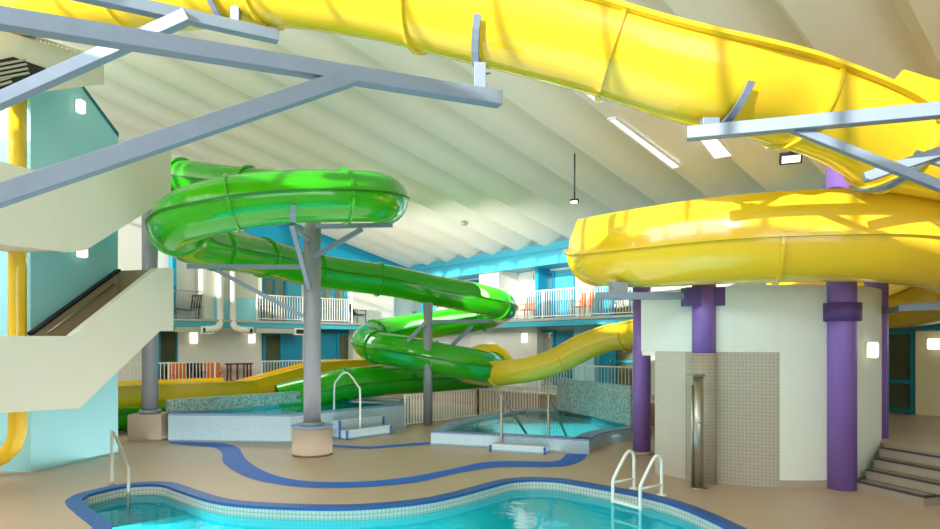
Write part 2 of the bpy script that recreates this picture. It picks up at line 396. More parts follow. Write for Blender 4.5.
# upper level, eave side (seen left to right)
window('R', 409, 424, 3.4, 5.4, 1.28, curtain='curtainw')
door('R', 425, 436, 3.4, 5.4, 1.28, 'soffit')
window('R', 462, 479, 3.4, 5.4, 1.28, curtain='curtainw')
panel('R', 479, 499, 3.4, 5.5, .1, 1.2, 'white')
door('R', 504, 534, 3.4, 5.4, 1.28, 'white')
panel('R', 535, 538.5, 3.4, 5.5, .6, .7, 'teal')
window('R', 539, 555, 3.4, 5.4, 1.28, curtain='curtainw', bar=.45)
door('R', 556, 575, 3.4, 5.4, 1.28, 'soffit')
panel('R', 575.5, 592, 3.4, 5.5, .9, .4, 'white')
door('R', 593, 612, 3.4, 5.4, 1.28, 'soffit')
window('R', 613, 634, 3.4, 5.4, 1.28, curtain='curtain')
# lower level, eave side
panel('R', 470, 537, .65, 3.12, .9, .4, 'white')
window('R', 539, 555, .65, 3.0, 1.28, curtain='curtain', bar=.42)
door('R', 556, 573, .65, 2.95, 1.28)
panel('R', 574, 594, .65, 3.12, .9, .4, 'aqua')
door('R', 595, 615, .65, 2.95, 1.28)
window('R', 616, 636, .65, 2.95, 1.28, curtain='curtain', bar=.5)
# far right under the yellow bowl
panel('R', 860, 960, 2.75, 3.12, .85, .45, 'teal2')
window('R', 888, 914, .68, 2.75, 1.0, frame='teal2', curtain='curtain', bar=.38)
panel('R', 915.5, 990, .65, 2.78, .85, .4, 'cream')

# skylights set in the roof coves, seen beyond the yellow flume
def roofpt(px, py, dz=-.02):
    a, b = R(px), (HY-py)/FP; Y = (ZE+dz+SL*UE-EYE)/(b+SL*(UX*a+UY)); return V((a*Y, Y, EYE+b*Y))
for q in ([(608, 119), (616, 118), (681, 166), (672, 168)], [(690, 128), (706, 124), (733, 155), (714, 158)], [(748, 126), (764, 124), (781, 146), (765, 148)], [(578, 88), (584, 87), (603, 101), (596, 102)]):
    cnt['window'] += 1; c = [roofpt(x, y, -.03) for x, y in q]; mb = MB()
    for i in range(4): mb.beam(c[i], c[(i+1) % 4], .05, .05)
    w_ = mb.build('window_%d' % cnt['window'], 'rail', kind='structure')
    mb = MB(); mb.vslab(c, (0, 0, 1), .02); mb.build('pane', 'skyl', w_)

# ---------------------------------------------------------------- water slides
def prof_tube(r):
    out = []
    for k in range(28):
        a = 2*math.pi*k/28; rr = r*(1.075 if k in (0, 14) else 1.0)
        out.append((rr*math.cos(a), rr*math.sin(a)))
        if k in (0, 14):
            out.append((r*1.075*math.cos(a), r*.05*(1 if k == 0 else -1)+rr*math.sin(a)))
            out.append((r*math.cos(a), r*.06*(1 if k == 0 else -1)))
    return out
def prof_trough(r, h, th=.05, lip=.09):
    o = [(r+lip, h), (r+lip, h-.05), (r, h-.05)]+[(r*math.cos(a), r*math.sin(a)) for a in [-math.pi*k/14 for k in range(15)]]+[(-r, h-.05), (-r-lip, h-.05), (-r-lip, h)]
    q = r-th
    return o+[(-q, h)]+[(q*math.cos(a), q*math.sin(a)) for a in [-math.pi+math.pi*k/14 for k in range(15)]]+[(q, h)]
def prof_cover(r, h, rise):
    return [(r*math.cos(a), (h+rise*math.sin(a)) if a > 0 else r*math.sin(a)) for a in [math.pi*k/12 for k in range(13)]]+[(r*math.cos(a), r*math.sin(a)) for a in [-math.pi+math.pi*k/14 for k in range(15)]]
def prof_ring(r, up):
    lo = [(r*math.cos(a), r*math.sin(a)) for a in [-math.pi+math.pi*k/16 for k in range(17)]]
    rt = [(r+.09, 0), (r+.09, .05), (r-.02, .06), (r-.03, up*.45), (r-.07, up*.8), (r-.13, up), (r-.5, up+.0)]
    return lo+rt+[(-x, z) for x, z in rt[::-1]]
def frames(pts):
    fr = []
    for i, p in enumerate(pts):
        t = (pts[min(i+1, len(pts)-1)]-pts[max(i-1, 0)]).normalized(); r = t.cross(V((0, 0, 1))).normalized(); fr.append((p, r, r.cross(t), t))
    return fr
def sweep(mb, fr, prof, cap=False, smooth=True):
    n = len(prof); vs = [p+r*x+u*z for p, r, u, t in fr for x, z in prof]; fs = []
    for i in range(len(fr)-1):
        for k in range(n):
            j = (k+1) % n; fs.append((i*n+k, i*n+j, (i+1)*n+j, (i+1)*n+k))
    mb.add(vs, fs, smooth)
    return mb
def flange_ring(mb, f, outer_pts, th, wd):
    """collar standing proud of an open or closed run of profile points"""
    p, r, u, t = f; n = len(outer_pts); vs = []
    cx = sum(a for a, b in outer_pts)/n; cz = sum(b for a, b in outer_pts)/n
    for s_ in (-wd/2, wd/2):
        for k in (0, th):
            for x, z in outer_pts:
                d = math.hypot(x-cx, z-cz) or 1; vs.append(p+t*s_+r*(x+(x-cx)/d*k)+u*(z+(z-cz)/d*k))
    fs = []; A, B, C, D = 0, n, 2*n, 3*n
    rng = n if outer_pts[0] != outer_pts[-1] and mb_closed else n-1
    for k in range(rng):
        j = (k+1) % n
        fs += [(A+k, A+j, B+j, B+k), (C+k, D+k, D+j, C+j), (B+k, B+j, D+j, D+k)]
    mb.add(vs, fs); return mb
mb_closed = True
def smoothed_auto(o):
    me = o.data
    try: me.set_sharp_from_angle(angle=math.radians(38))
    except Exception: pass
def slide(root, pts, kind_of, sec, m, fm, flange_pts, every=None, skip=()):
    global mb_closed
    pts = resample(crom(pts, 12), .14); fr = frames(pts); k = max(2, round(sec/.14)); i = 0; j = 0
    cuts = list(range(0, len(fr), k)); 
    if len(fr)-1-cuts[-1] < k*.4: cuts[-1] = len(fr)-1
    elif cuts[-1] != len(fr)-1: cuts.append(len(fr)-1)
    for a, b in zip(cuts, cuts[1:]):
        pr = kind_of(fr[(a+b)//2][0], (a+b)/2/len(fr))
        mb = MB(); sweep(mb, fr[a:b+1], pr); o = mb.build('slide_section', m, root); smoothed_auto(o)
        if m == 'green':
            for sx in (1, -1):
                mb = MB(); q = [(RG*1.0*sx, -.012), (RG*1.115*sx, -.012), (RG*1.115*sx, .016), (RG*1.0*sx, .016)]
                sweep(mb, fr[a:b+1], q, smooth=False); mb.build('seam', 'dgreen', root)
        mb = MB(); fp, mb_closed = flange_pts(fr[a][0], (a+.5)/len(fr)); flange_ring(mb, fr[a], fp, .055, .05); mb.build('flange', fm, root)
    mb = MB(); fp, mb_closed = flange_pts(fr[-1][0], 1.0); flange_ring(mb, fr[-1], fp, .055, .05); mb.build('flange', fm, root)
    return fr

# green enclosed slide
g = thing('water_slide', (-3.4, 12, 0), 'green enclosed tube water slide winding down in bends on grey posts', 'water slide')
gp = [P(60, 168, 17.5), P(120, 172, 17.0), P(172, 178, 16.4), P(230, 186, 15.8), P(300, 193, 15.3), P(350, 197, 15.1), P(378, 200, 14.5), P(384, 199, 13.6), P(375, 197, 12.7), P(335, 196, 12.2), P(290, 197, 12.0), P(240, 202, 11.8), P(200, 211, 11.75), P(180, 220, 12.1), P(178, 231, 12.9), P(196, 243, 14.0), P(230, 251, 15.5), P(270, 259, 17.2),
      P(318, 271, 18.8), P(390, 281, 20.2), P(437, 291, 20.6), P(475, 298, 20.6), P(497, 304, 21.1), P(502, 309, 21.9), P(490, 315, 22.7), P(450, 322, 23), P(410, 328, 22.8), P(378, 334, 22.0), P(367, 341, 21.0), P(377, 347, 20.0), P(405, 352, 19.4), P(440, 359, 19.2), P(474, 365, 19.3), P(492, 369, 20.0), P(492, 372, 21.0), P(470, 376, 21.6), P(430, 378, 21.2), P(390, 380, 20.7), P(345, 384, 20.0)]
RG = .5
tp28 = [(RG*math.cos(2*math.pi*k/28), RG*math.sin(2*math.pi*k/28)) for k in range(28)]
slide(g, gp, lambda p, t: prof_tube(RG), 2.1, 'green', 'green', lambda p, t: (tp28, True))
gr = resample(crom([P(345, 384, 20.0), P(300, 395, 19.4), P(250, 407, 18.8), P(200, 414, 18.3), P(140, 420.5, 17.6), P(90, 427, 16.9)], 8), .14)
gr = [V((p.x, p.y, max(p.z, .53))) for p in gr]
slide(g, gr, lambda p, t: prof_tube(RG) if p.x > -5.6 else prof_trough(RG, .18), 2.1, 'green', 'green', lambda p, t: (tp28, True) if p.x > -5.6 else ([(RG*math.cos(a), RG*math.sin(a)) for a in [-math.pi*k/14 for k in range(15)]], False))

# yellow slide: high flume, covered bend, bowl around the purple columns, low flume and run-out
y = thing('water_slide', (5.9, 12.7, 0), 'yellow flume water slide sweeping overhead and round the purple columns', 'water slide')
RC = V((5.9, 12.7, 0)); RR = 3.27
def ring(a, z, dr=0): a = math.radians(a); return V((RC.x+(RR+dr)*math.cos(a), RC.y+(RR+dr)*math.sin(a), z))
half = lambda r: [(r*math.cos(a), r*math.sin(a)) for a in [-math.pi*k/16 for k in range(17)]]
up_pts = [P(-90, -4, 11.2), P(0, -9, 10.5), P(145, -17, 9.6), P(255, -26, 9.0), P(373, -16, 8.4), P(485, 8, 7.95), P(600, 36, 7.75), P(705, 68, 7.65), P(780, 87, 8.0), P(850, 113, 8.3), V((5.75, 8.55, 5.2))]
RT = .68
slide(y, up_pts, lambda p, t: prof_trough(RT, .06, lip=.1), 2.45, 'yellow', 'yellow', lambda p, t: (half(RT), False))
cv = [V((5.75, 8.55, 5.2)), V((6.7, 8.65, 5.08)), V((8.0, 9.1, 5.0)), V((9.2, 10.4, 5.0)), V((9.45, 12.2, 5.0)), ring(25, 4.98), ring(60, 4.95), ring(100, 4.9), ring(140, 4.7), ring(165, 4.45), ring(178, 4.25)]
slide(y, cv, lambda p, t: prof_trough(RT, .06, lip=.1) if t < .3 else prof_ring(.6, .45), 1.8, 'yellow', 'yellow', lambda p, t: (half(RT), False) if t < .3 else (half(.6), False))
cf = frames(resample(crom(cv, 12), .1))[1:34]; mb = MB(); vs = []
for i, (p, r_, u_, t_) in enumerate(cf):
    h = 1.3*min(1, (i+1)/6)**.5-.006*i
    for k in range(5): vs.append(p-r_*(RT-.02-.12*(k/4)**2)+V((0, 0, h*k/4)))
n_ = len(cf); vs2 = [v-cf[i//5][1]*-.05 for i, v in enumerate(vs)]
for grp, rev in ((vs, 0), (vs2, 1)):
    mb.add(grp, [(i*5+k, i*5+k+1, i*5+k+6, i*5+k+5)[::-1 if rev else 1] for i in range(n_-1) for k in range(4)], True)
mb.add([q for i in range(n_) for q in (vs[i*5+4], vs2[i*5+4])], [(2*i, 2*i+1, 2*i+3, 2*i+2) for i in range(n_-1)])
mb.build('splash_guard', 'yellow', y)
rg = [ring(178, 4.25), ring(195, 4.1), ring(215, 4.0), ring(240, 3.97), ring(270, 3.95), ring(285, 3.9), ring(300, 3.82), ring(315, 3.7), ring(330, 3.56), ring(360, 3.4), ring(390, 3.3), ring(420, 3.2)]
slide(y, rg, lambda p, t: prof_ring(.6, .7), 4.0, 'yellow', 'yellow', lambda p, t: (half(.6), False))
RL = .46
lo = [ring(420, 3.2), ring(435, 3.1, .05), V((5.8, 16.0, 2.98)), V((5.1, 16.5, 2.88)), P(633, 333, 17.6), P(612, 335, 18.0), P(588, 343, 18.3), P(564, 355, 18.6), P(540, 364, 18.8), P(515, 369, 19.1), P(490, 371, 19.8), P(465, 370, 21.4), P(440, 367, 22.6), P(400, 365, 23.2), P(360, 367, 22.9), P(316, 370, 22.0), P(275, 381, 21.0), P(240, 390, 20.3)]
slide(y, lo, lambda p, t: prof_ring(.55, .4) if t < .12 else prof_trough(RL, .28, lip=.07), 2.1, 'yellow', 'yellow', lambda p, t: (half(RL), False))
ro = [P(240, 392, 20.2), P(215, 393, 19.6), P(190, 394, 19.2), P(150, 396, 18.8), P(110, 398, 18.4)]
def prof_wide(r, h, wd):
    o = [(wd+.1, h), (wd+.1, h-.05), (wd, h-.05)]+[(wd-r+r*math.cos(a), r*math.sin(a)) for a in [-math.pi/2*k/6 for k in range(7)]]+[(-wd+r-r*math.sin(a), -r*math.cos(a)) for a in [math.pi/2*k/6 for k in range(7)]]+[(-wd, h-.05), (-wd-.1, h-.05), (-wd-.1, h)]
    return o+[(-wd+.06, h), (-wd+.06, -r*.3), (-wd+r, -r+.06), (wd-r, -r+.06), (wd-.06, -r*.3), (wd-.06, h)]
slide(y, ro, lambda p, t: prof_wide(.42, .42, 1.1), 2.4, 'yellow', 'yellow', lambda p, t: ([(1.1, .2), (1.1, -.1), (.75, -.42), (-.75, -.42), (-1.1, -.1), (-1.1, .2)], False))
# tall splash guard on the outer side of the low bend
mb = MB(); q = [P(x, yy, d) for x, yy, d in ((470, 362, 21.3), (470, 348, 21.3), (480, 344.5, 21.0), (497, 344, 20.6), (506, 350, 20.4), (513, 360, 20.2), (516, 364, 20.1))]
mb.vslab(q, (.35, .93, 0), .06); mb.build('splash_guard', 'yellow', y)
# ---------------------------------------------------------------- steel arms carrying the high flume
def arm(name, label, bars, stub=None, plate=None):
    o = thing(name, bars[0][0], label, 'steel beam')
    for nm, (a, b, wd, h) in zip(['beam']+['brace']*9, bars):
        mb = MB().beam(a, b, wd, h); mb.build(nm, 'steel', o, bevel=.008)
    for s_ in stub or []: MB().beam(*s_).build('stub_post', 'steel', o, bevel=.006)
    return o
zb = 5.37
def atz(px, py, z): Y = (z-EYE)*FP/(HY-py); return V((R(px)*Y, Y, z))
b1a, b1b = atz(-150, -6, zb), atz(500, 99.5, zb)
jn = b1a.lerp(b1b, .80)
jd = (atz(355, 76, zb)); br = P(-25, 204, 5.4)
arm('steel_beam', 'long blue-grey steel box beam crossing the upper left, braced from below', [(b1a, b1b, .16, .17), (jd, br, .15, .17)], [(atz(480, 99, zb)+V((0, 0, .08)), atz(480, 99, zb)+V((0, 0, .42)), .14, .14)])
b4a, b4b = atz(20, -20, 6.85), atz(278, 37, 6.85)
arm('steel_beam', 'short steel box beam end in the top left under the yellow flume', [(b4a, b4b, .16, .16), (atz(188, 16, 6.8), P(-25, 112, 8.2), .15, .17)], [(atz(236, 28, 6.85), atz(236, 28, 6.85)+V((0, 0, .28)), .12, .12)])
zb5 = 4.93
b5a, b5b = atz(687, 134, zb5), atz(985, 106, zb5)
arm('steel_beam', 'blue-grey steel beam with braces under the yellow flume at right', [(b5a, b5b, .15, .15), (atz(792, 126, zb5)-V((0, 0, .02)), P(975, 200, 6.9), .1, .1), (P(864, 178, 7.7), P(985, 137, 7.3), .12, .12), (P(914, 154, 7.6), P(985, 176, 7.4), .09, .09)], [(atz(710, 132, zb5), atz(710, 132, zb5)+V((0, 0, .16)), .2, .1)])
# cradle straps hugging the flume where the arms meet it
def strap(px, th=.09):
    pts = resample(crom(up_pts, 12), .1); fr = frames(pts); f = min(fr, key=lambda f: abs(CX+FP*f[0].x/f[0].y-px) if f[0].y > 1 else 9e9)
    global mb_closed; mb_closed = False
    mb = MB(); flange_ring(mb, f, half(RT+.05)[3:12], .05, th); o = mb.build('saddle_strap', 'steel')
    return o
for px, lb in ((236, 'curved steel saddle strap under the flume above the short beam'), (496, 'curved steel saddle strap on the stub of the long beam'), (722, 'curved steel saddle strap under the flume above the right beam'), (893, 'curved steel saddle strap at the far right of the flume')):
    tag(strap(px), lb, 'bracket', 'saddle straps under the yellow flume')

# ---------------------------------------------------------------- posts carrying the green slide
def post(name, base, r, top, label, fh, fr_, box=None):
    o = thing(name, (base.x, base.y, 0), label, 'post')
    MB().cyl((base.x, base.y, fh), r, top-fh, 28).build('pole', 'post', o)
    if fh > 0: MB().cyl((base.x, base.y, 0), fr_, fh, 36).build('footing', 'conc', o); MB().cyl((base.x, base.y, fh), r*1.35, .1, 28).build('collar', 'post', o); MB().cyl((base.x, base.y, fh), fr_+.02, .035, 36).build('footing_cap', 'ledge_tile', o)
    return o
p1 = V((-3.46, 13.75, 0))
o = post('slide_post', p1, .185, P(310, 215, 13.75).z, 'grey steel post on round footing beside the left spa', .62, .43)
Y1 = 13.6
for nm, a, b in (('arm', P(316, 226.5, Y1), P(392, 225, 13.3)), ('brace', P(314, 257, Y1), P(362, 229, 13.4)), ('arm', P(302, 267, Y1), P(187, 266.5, 13.2)), ('brace', P(303, 316, Y1), P(216, 270, 13.3)), ('arm', P(309, 240, Y1), P(291, 223, 12.1)), ('brace', P(309, 288, Y1-.1), P(292, 224, 12.1))):
    MB().beam(a, b, .09, .09).build(nm, 'steel', o)
MB().beam(P(293, 205, 11.48), P(293, 222, 11.6), .10, .05).build('saddle', 'steel', o)
p2 = V((R(428)*18.9, 18.9, 0))
o = post('slide_post', p2, .135, P(428, 303, 18.9).z, 'slim grey steel post behind white picket fence in lower green bends', 0, .4)
for nm, a, b in (('arm', P(430, 321.5, 18.8), P(490, 321, 19.6)), ('brace', P(430, 367, 18.8), P(472, 326, 19.4)), ('brace', P(426, 322, 18.8), P(408, 341, 18.9)), ('arm', P(426, 333, 18.8), P(430, 321, 19.8))):
    MB().beam(a, b, .09, .1).build(nm, 'steel', o)
p3 = V((R(150)*15.95, 15.95, 0))
o = post('slide_post', p3, .19, 6.9, 'grey steel post beside stair tower, on a squat tan footing', .66, .1)
for c in [c for c in o.children if c.name.startswith(('footing',))]: bpy.data.objects.remove(c)
MB().prism([(p3.x-.38, p3.y-.35), (p3.x+.42, p3.y-.28), (p3.x+.45, p3.y+.4), (p3.x-.35, p3.y+.4)], 0, .66).build('footing', 'conc', o, bevel=.03)
MB().beam(p3+V((0, 0, 5.95)), P(206, 236, 13.6), .14, .14).build('arm', 'steel', o)

# ---------------------------------------------------------------- round plant room with purple columns
CC = V((5.6, 12.9, 0)); CR = 2.4
def cpt(a, r=CR): a = math.radians(a); return V((CC.x+r*math.cos(a), CC.y+r*math.sin(a), 0))
def arc(a0, a1, r=CR, n=40): return [cpt(a0+(a1-a0)*k/n, r) for k in range(n+1)]
rm = thing('plant_room', CC, 'round white plastered enclosure between the purple columns', 'enclosure')
MB().strip(arc(198, 360), 2.28, 3.41, .25).build('wall_band', 'plaster', rm)
MB().strip(arc(260.5, 360), 0.12, 2.28, .25).build('wall_band', 'plaster', rm)
MB().strip(arc(208, 260.5), 0, 2.28, .25).build('tiled_wall', 'beige_tile', rm)
MB().strip(arc(208, 224, CR+.012), 0, 2.27, .03).build('panel', 'plain_tile', rm)
MB().strip(arc(260.5, 330, CR+.012), 0, .13, .2).build('skirting', 'conc', rm)
MB().strip(arc(0, 100, CR)+[cpt(198, CR-.02)], 2.28, 3.41, .25).build('wall_band', 'plaster', rm)
MB().prism(arc(-162, 100, CR-.02, 60), 3.3, 3.4).build('roof_slab', 'white', rm)
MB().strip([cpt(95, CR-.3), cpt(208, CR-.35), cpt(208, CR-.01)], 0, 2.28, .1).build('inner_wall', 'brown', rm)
MB().prism(arc(-162, 100, CR-.02, 60), 2.2, 2.28).build('soffit', 'white', rm)
def column(c, r, z0, z1, label, collar=None, group='purple columns round the plant room'):
    o = thing('column', (c.x, c.y, z0), label, 'column', group)
    MB().cyl((c.x, c.y, z0), r, z1-z0, 36).build('shaft', 'purple', o)
    if collar: MB().cyl((c.x, c.y, collar[0]), r+.07, collar[1]-collar[0], 36).build('collar', 'dpurple', o)
    return o
ca, cb, cc, cd = V((3.78, 13.8, 0)), V((4.10, 10.99, 0)), V((6.22, 10.5, 0)), V((7.74, 11.95, 0))
column(ca, .19, 0, 3.95, 'purple column behind the shower, nearest the right-hand spa')
MB().cyl((ca.x, ca.y, 0), .25, .07, 28).build('base_ring', 'conc', bpy.data.objects['column'])
o = column(cb, .2, 2.26, 3.5, 'short purple column rising above the shower pillar', None)
MB().beam((cb.x-.36, cb.y-.02, 3.24), (cb.x+.36, cb.y-.02, 3.24), .3, .32).build('collar', 'dpurple', o)
MB().cyl((cb.x, cb.y, 0), .215, 2.26, 32).build('tiled_pillar', 'beige_tile', o)
o = column(cc, .228, 0, 5.55, 'tall purple column standing on the deck beside the steps', (2.80, 3.1))
column(cd, .2, .65, 5.4, 'dark purple column standing on the raised terrace by the enclosure')
column(V((5.6, 15.0, 0)), .19, 3.3, 3.9, 'purple column stub behind the bowl, above the enclosure')
# bracket under the bowl
o = thing('steel_beam', (2.2, 11.0, 3.26), 'grey steel bracket from shower pillar carrying the yellow bowl', 'steel beam')
MB().beam((2.22, 11.0, 3.26), (cb.x-.2, 11.0, 3.26), .16, .12).build('beam', 'steel', o, bevel=.006)
MB().beam((2.62, 11.1, 3.3), (2.62, 11.1, 3.5), .28, .28).build('stub_post', 'post', o)
o = thing('steel_beam', (8.0, 11.0, 3.05), 'grey steel bracket under the bowl at the far right edge', 'steel beam')
MB().beam(P(898, 308, 10.9), P(985, 304, 10.4), .12, .12).build('beam', 'steel', o); MB().beam(P(885, 312, 11.6), P(905, 308, 10.9), .1, .1).build('brace', 'steel', o)

# shower
sh = F(698, 488); sh.y -= .0
o = thing('shower', sh, 'tall stainless steel deck shower in front of tiled pillar', 'shower')
zt_ = EYE-(373-HY)*sh.y/FP
MB().cyl(sh, .085, zt_-.05, 24).build('pole', 'chrome', o); MB().cyl(sh, .15, .02, 24).build('base_plate', 'chrome', o)
MB().beam(sh+V((.08, 0, zt_-.04)), sh+V((-.18, -.12, zt_-.04)), .12, .05).build('shower_head', 'chrome', o, bevel=.01)
MB().cyl(sh+V((0, -.1, 1.1)), .035, .05, 14).build('push_button', 'chrome', o)
MB().tube([sh+V((-.1, 0, .02)), sh+V((-.1, 0, zt_-.2))], .02, 10).build('riser_pipe', 'chrome', o)

# steps up to the terrace
o = thing('steps', (6.9, 10.2, 0), 'four grey-nosed steps beside the purple column, up to terrace', 'steps')
B0 = V((6.36, 10.35, 0)); 
lens = (1.12, 1.5, 1.9, 2.3)
for k in range(4):
    z1 = .1625*(k+1); a = B0+up_dir*(.30*k)+V((-.02*k*k, .05*k, 0)); b = a+stepdir*([1.13, 1.45, 1.7, 2.2][k]); z0 = 0
    mb = MB(); mb.prism([tuple(a)[:2], tuple(b)[:2], tuple(b+up_dir*2.4)[:2], tuple(a+up_dir*2.4+V((0, .4, 0)))[:2]], max(0, z1-.1625-.005*0), z1-.012); mb.build('tread', 'step', o)
    mb = MB(); mb.beam(rz(a, z1-.012)+up_dir*.03, rz(b, z1-.012)+up_dir*.03, .07, .028); mb.beam(rz(b, z1-.02)+V((0, .03, 0)), rz(b+up_dir*2.4, z1-.012)+V((0, .03, 0)), .07, .028); mb.build('nosing', 'nosing', o)

# ---------------------------------------------------------------- stair tower on the left
WA = lambda px: None
def online(px, a, d): r = R(px); t = (r*a[1]-a[0])/(d[0]-r*d[1]); return V((a[0]+d[0]*t, a[1]+d[1]*t, 0))
wd_ = V((.237, .971, 0)); wa = (-8.3, 11.85); pa = (-7.0, 11.5); wn = V((-.971, .237, 0))
def W3(px, py, a=wa):
    q = online(px, a, wd_); q.z = EYE+(HY-py)*q.y/FP; return q
tw = thing('stair_tower', (-8.2, 12.5, 0), 'aqua stair tower with white zigzag parapets at the left', 'stair tower')
c30, c118 = W3(30.6, 472), W3(118, 453); c30.z = 0; c118.z = 0
t82 = W3(82, 88)
mb = MB(); mb.vslab([c30, c118, rz(c118, W3(118, 137).z), t82, rz(c30, t82.z+.1)], wn, .3); mb.build('wall_panel', 'aqua', tw)
mb = MB(); mb.vslab([rz(c118, W3(118, 137).z)-wd_*.0+wn*-.02, t82+wn*-.02, t82+V((0, 0, .07))+wn*-.02, rz(c118, W3(118, 137).z+.09)+wn*-.02], wn, .36); mb.build('capping', 'teal2', tw)
mb = MB(); mb.vslab([c30+wn*.3, c30+wn*.75, rz(c30, 7.7)+wn*.75, rz(c30, 7.7)+wn*.3], wd_, .3); mb.build('wall_panel', 'aqua', tw)
mb = MB(); mb.vslab([c30+wn*1.0+V((0, 1.2, 0)), c30+wn*5+V((0, 1.2, 0)), rz(c30, 7.6)+wn*5+V((0, 1.2, 0)), rz(c30, 7.6)+wn*1.0+V((0, 1.2, 0))], wd_, .3); mb.build('wall_panel', 'ledge_tile' if 0 else 'white', tw)
Q = lambda px, py: W3(px, py, pa)
lowpar = [Q(-60, 336), Q(72, 336), Q(157, 268), Q(173.5, 268), Q(173.5, 331), Q(160, 331), Q(80, 408), Q(-60, 417)]
mb = MB(); mb.vslab(lowpar, wn, .14); mb.build('parapet', 'parapet', tw)
hi = [Q(-60, 152), Q(0, 161), Q(75, 181), Q(157, 136), Q(171, 136), Q(171, 197), Q(86, 250), Q(70, 252), Q(0, 243.5), Q(-60, 238)]
mb = MB(); mb.vslab(hi, wn, .14); mb.build('parapet', 'parapet', tw)
# landings, flights and far parapets (inner faces)
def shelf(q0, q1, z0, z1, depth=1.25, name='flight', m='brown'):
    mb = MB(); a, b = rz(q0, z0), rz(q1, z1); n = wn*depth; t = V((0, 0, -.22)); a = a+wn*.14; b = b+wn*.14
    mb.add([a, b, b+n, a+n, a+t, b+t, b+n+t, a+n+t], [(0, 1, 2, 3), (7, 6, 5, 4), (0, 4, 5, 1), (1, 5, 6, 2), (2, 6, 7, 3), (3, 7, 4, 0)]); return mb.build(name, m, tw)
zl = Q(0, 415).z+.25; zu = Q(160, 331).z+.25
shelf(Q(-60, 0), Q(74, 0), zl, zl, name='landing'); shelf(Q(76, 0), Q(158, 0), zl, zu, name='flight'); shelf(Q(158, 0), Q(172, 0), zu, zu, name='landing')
zh = Q(70, 251).z+.25; zh2 = Q(171, 197).z+.25
shelf(Q(-60, 0), Q(74, 0), zh, zh, name='landing', m='parapet'); shelf(Q(76, 0), Q(171, 0), zh, zh2, name='flight', m='parapet')
# inner wall band with its handrail against the aqua wall
pb = (pa[0]+wn.x*1.14, pa[1]+wn.y*1.14); Q2 = lambda px, py: W3(px, py, pb)
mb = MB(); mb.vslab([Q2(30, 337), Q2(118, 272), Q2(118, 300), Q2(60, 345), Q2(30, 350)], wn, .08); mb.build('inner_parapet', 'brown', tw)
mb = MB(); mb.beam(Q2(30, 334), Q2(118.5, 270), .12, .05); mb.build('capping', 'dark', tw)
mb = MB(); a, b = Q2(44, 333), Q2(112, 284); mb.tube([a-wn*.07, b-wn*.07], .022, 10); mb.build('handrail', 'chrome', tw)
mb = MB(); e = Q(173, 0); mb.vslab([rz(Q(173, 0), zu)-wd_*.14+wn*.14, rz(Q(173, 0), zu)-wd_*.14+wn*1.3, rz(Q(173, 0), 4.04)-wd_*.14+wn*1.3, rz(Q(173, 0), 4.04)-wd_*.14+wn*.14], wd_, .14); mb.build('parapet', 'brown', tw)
# top deck slab and louvre, with a railing on it
tq = (pa[0]+wn.x*.2, pa[1]+wn.y*.2); Q3 = lambda px, py: W3(px, py, tq)
mb = MB(); mb.vslab([Q3(-60, 5), Q3(0, 30), Q3(104, 60), Q3(104, 84), Q3(28, 94), Q3(-60, 100)], wn, 1.2); mb.build('deck_slab', 'parapet', tw)
mb = MB(); mb.vslab([Q3(-30, 66), Q3(12, 57), Q3(49, 70), Q3(0, 90), Q3(-30, 96)], -wn, .03); mb.build('louvre_opening', 'dark', tw)
mb = MB()
for k in range(6): mb.beam(Q3(-30, 70+k*4.6)-wn*.06, Q3(14+k*1.2+(8 if k < 4 else -12), 60+k*4.4)-wn*.06, .04, .035)
mb.build('louvre', 'duct', tw)
mb = MB()
for k in range(14): mb.tube([Q3(44+k*4.2, 36+k*1.5+8)+wn*.3, Q3(44+k*4.2, 34+k*1.3)+wn*.3], .015, 6)
mb.beam(Q3(42, 33)+wn*.3, Q3(101, 52)+wn*.3, .04, .04); mb.build('railing', 'rail', tw)
mb = MB(); mb.cyl(Q3(38, 50)+wn*.2, .12, .35, 16); mb.build('duct_stub', 'duct', tw)

# yellow pipe
o = thing('drain_pipe', F(14, 474), 'thick yellow vertical pipe with elbow at the far left', 'pipe')
py_ = 11.55; X_ = lambda px: R(px)*py_
q = P(17.5, 250, py_); pts = [V((q.x, q.y, 8.0)), V((q.x, q.y, 4)), V((q.x, q.y, 1.05)), V((q.x, q.y, .78)), V((q.x-.06, q.y-.02, .55)), V((q.x-.22, q.y-.05, .36)), V((q.x-.45, q.y-.1, .24)), V((q.x-1.0, q.y-.25, .16))]
MB().tube(pts, .145, 24).build('pipe', 'yellow', o)
MB().cyl((q.x, q.y, 6.95), .165, .25, 24).build('coupling', 'yseam', o)
MB().tube([V((q.x-.9, q.y, 7.25)), V((q.x-.25, q.y, 7.2)), V((q.x-.02, q.y, 6.9))], .15, 18).build('branch', 'yellow', o)

# ---------------------------------------------------------------- swimming pool
pl = thing('swimming_pool', (0, 7, 0), 'curving swimming pool with blue tile coping in the foreground', 'swimming pool')
def ringstrip(mb, A, B, z0, z1, closed=True):
    n = len(A); L = 0
    for i in range(n):
        j = (i+1) % n; d = (A[j]-A[i]).length
        mb.add([(A[i].x, A[i].y, z0), (A[j].x, A[j].y, z0), (B[j].x, B[j].y, z1), (B[i].x, B[i].y, z1)], [(0, 1, 2, 3)], False, [[(L, 0), (L+d, 0), (L+d, abs(z1-z0)+(A[i]-B[i]).length), (L, abs(z1-z0)+(A[i]-B[i]).length)]]); L += d
    return mb
o = ringstrip(MB(), pool, inner, .012, .012); ringstrip(o, pool, pool, 0, .012); ringstrip(o, inner, inner, .012, -.03); o.build('coping', 'blue_tile', pl)
ringstrip(MB(), inner, inner, -.03, -.185).build('tile_band', 'white_tile', pl)
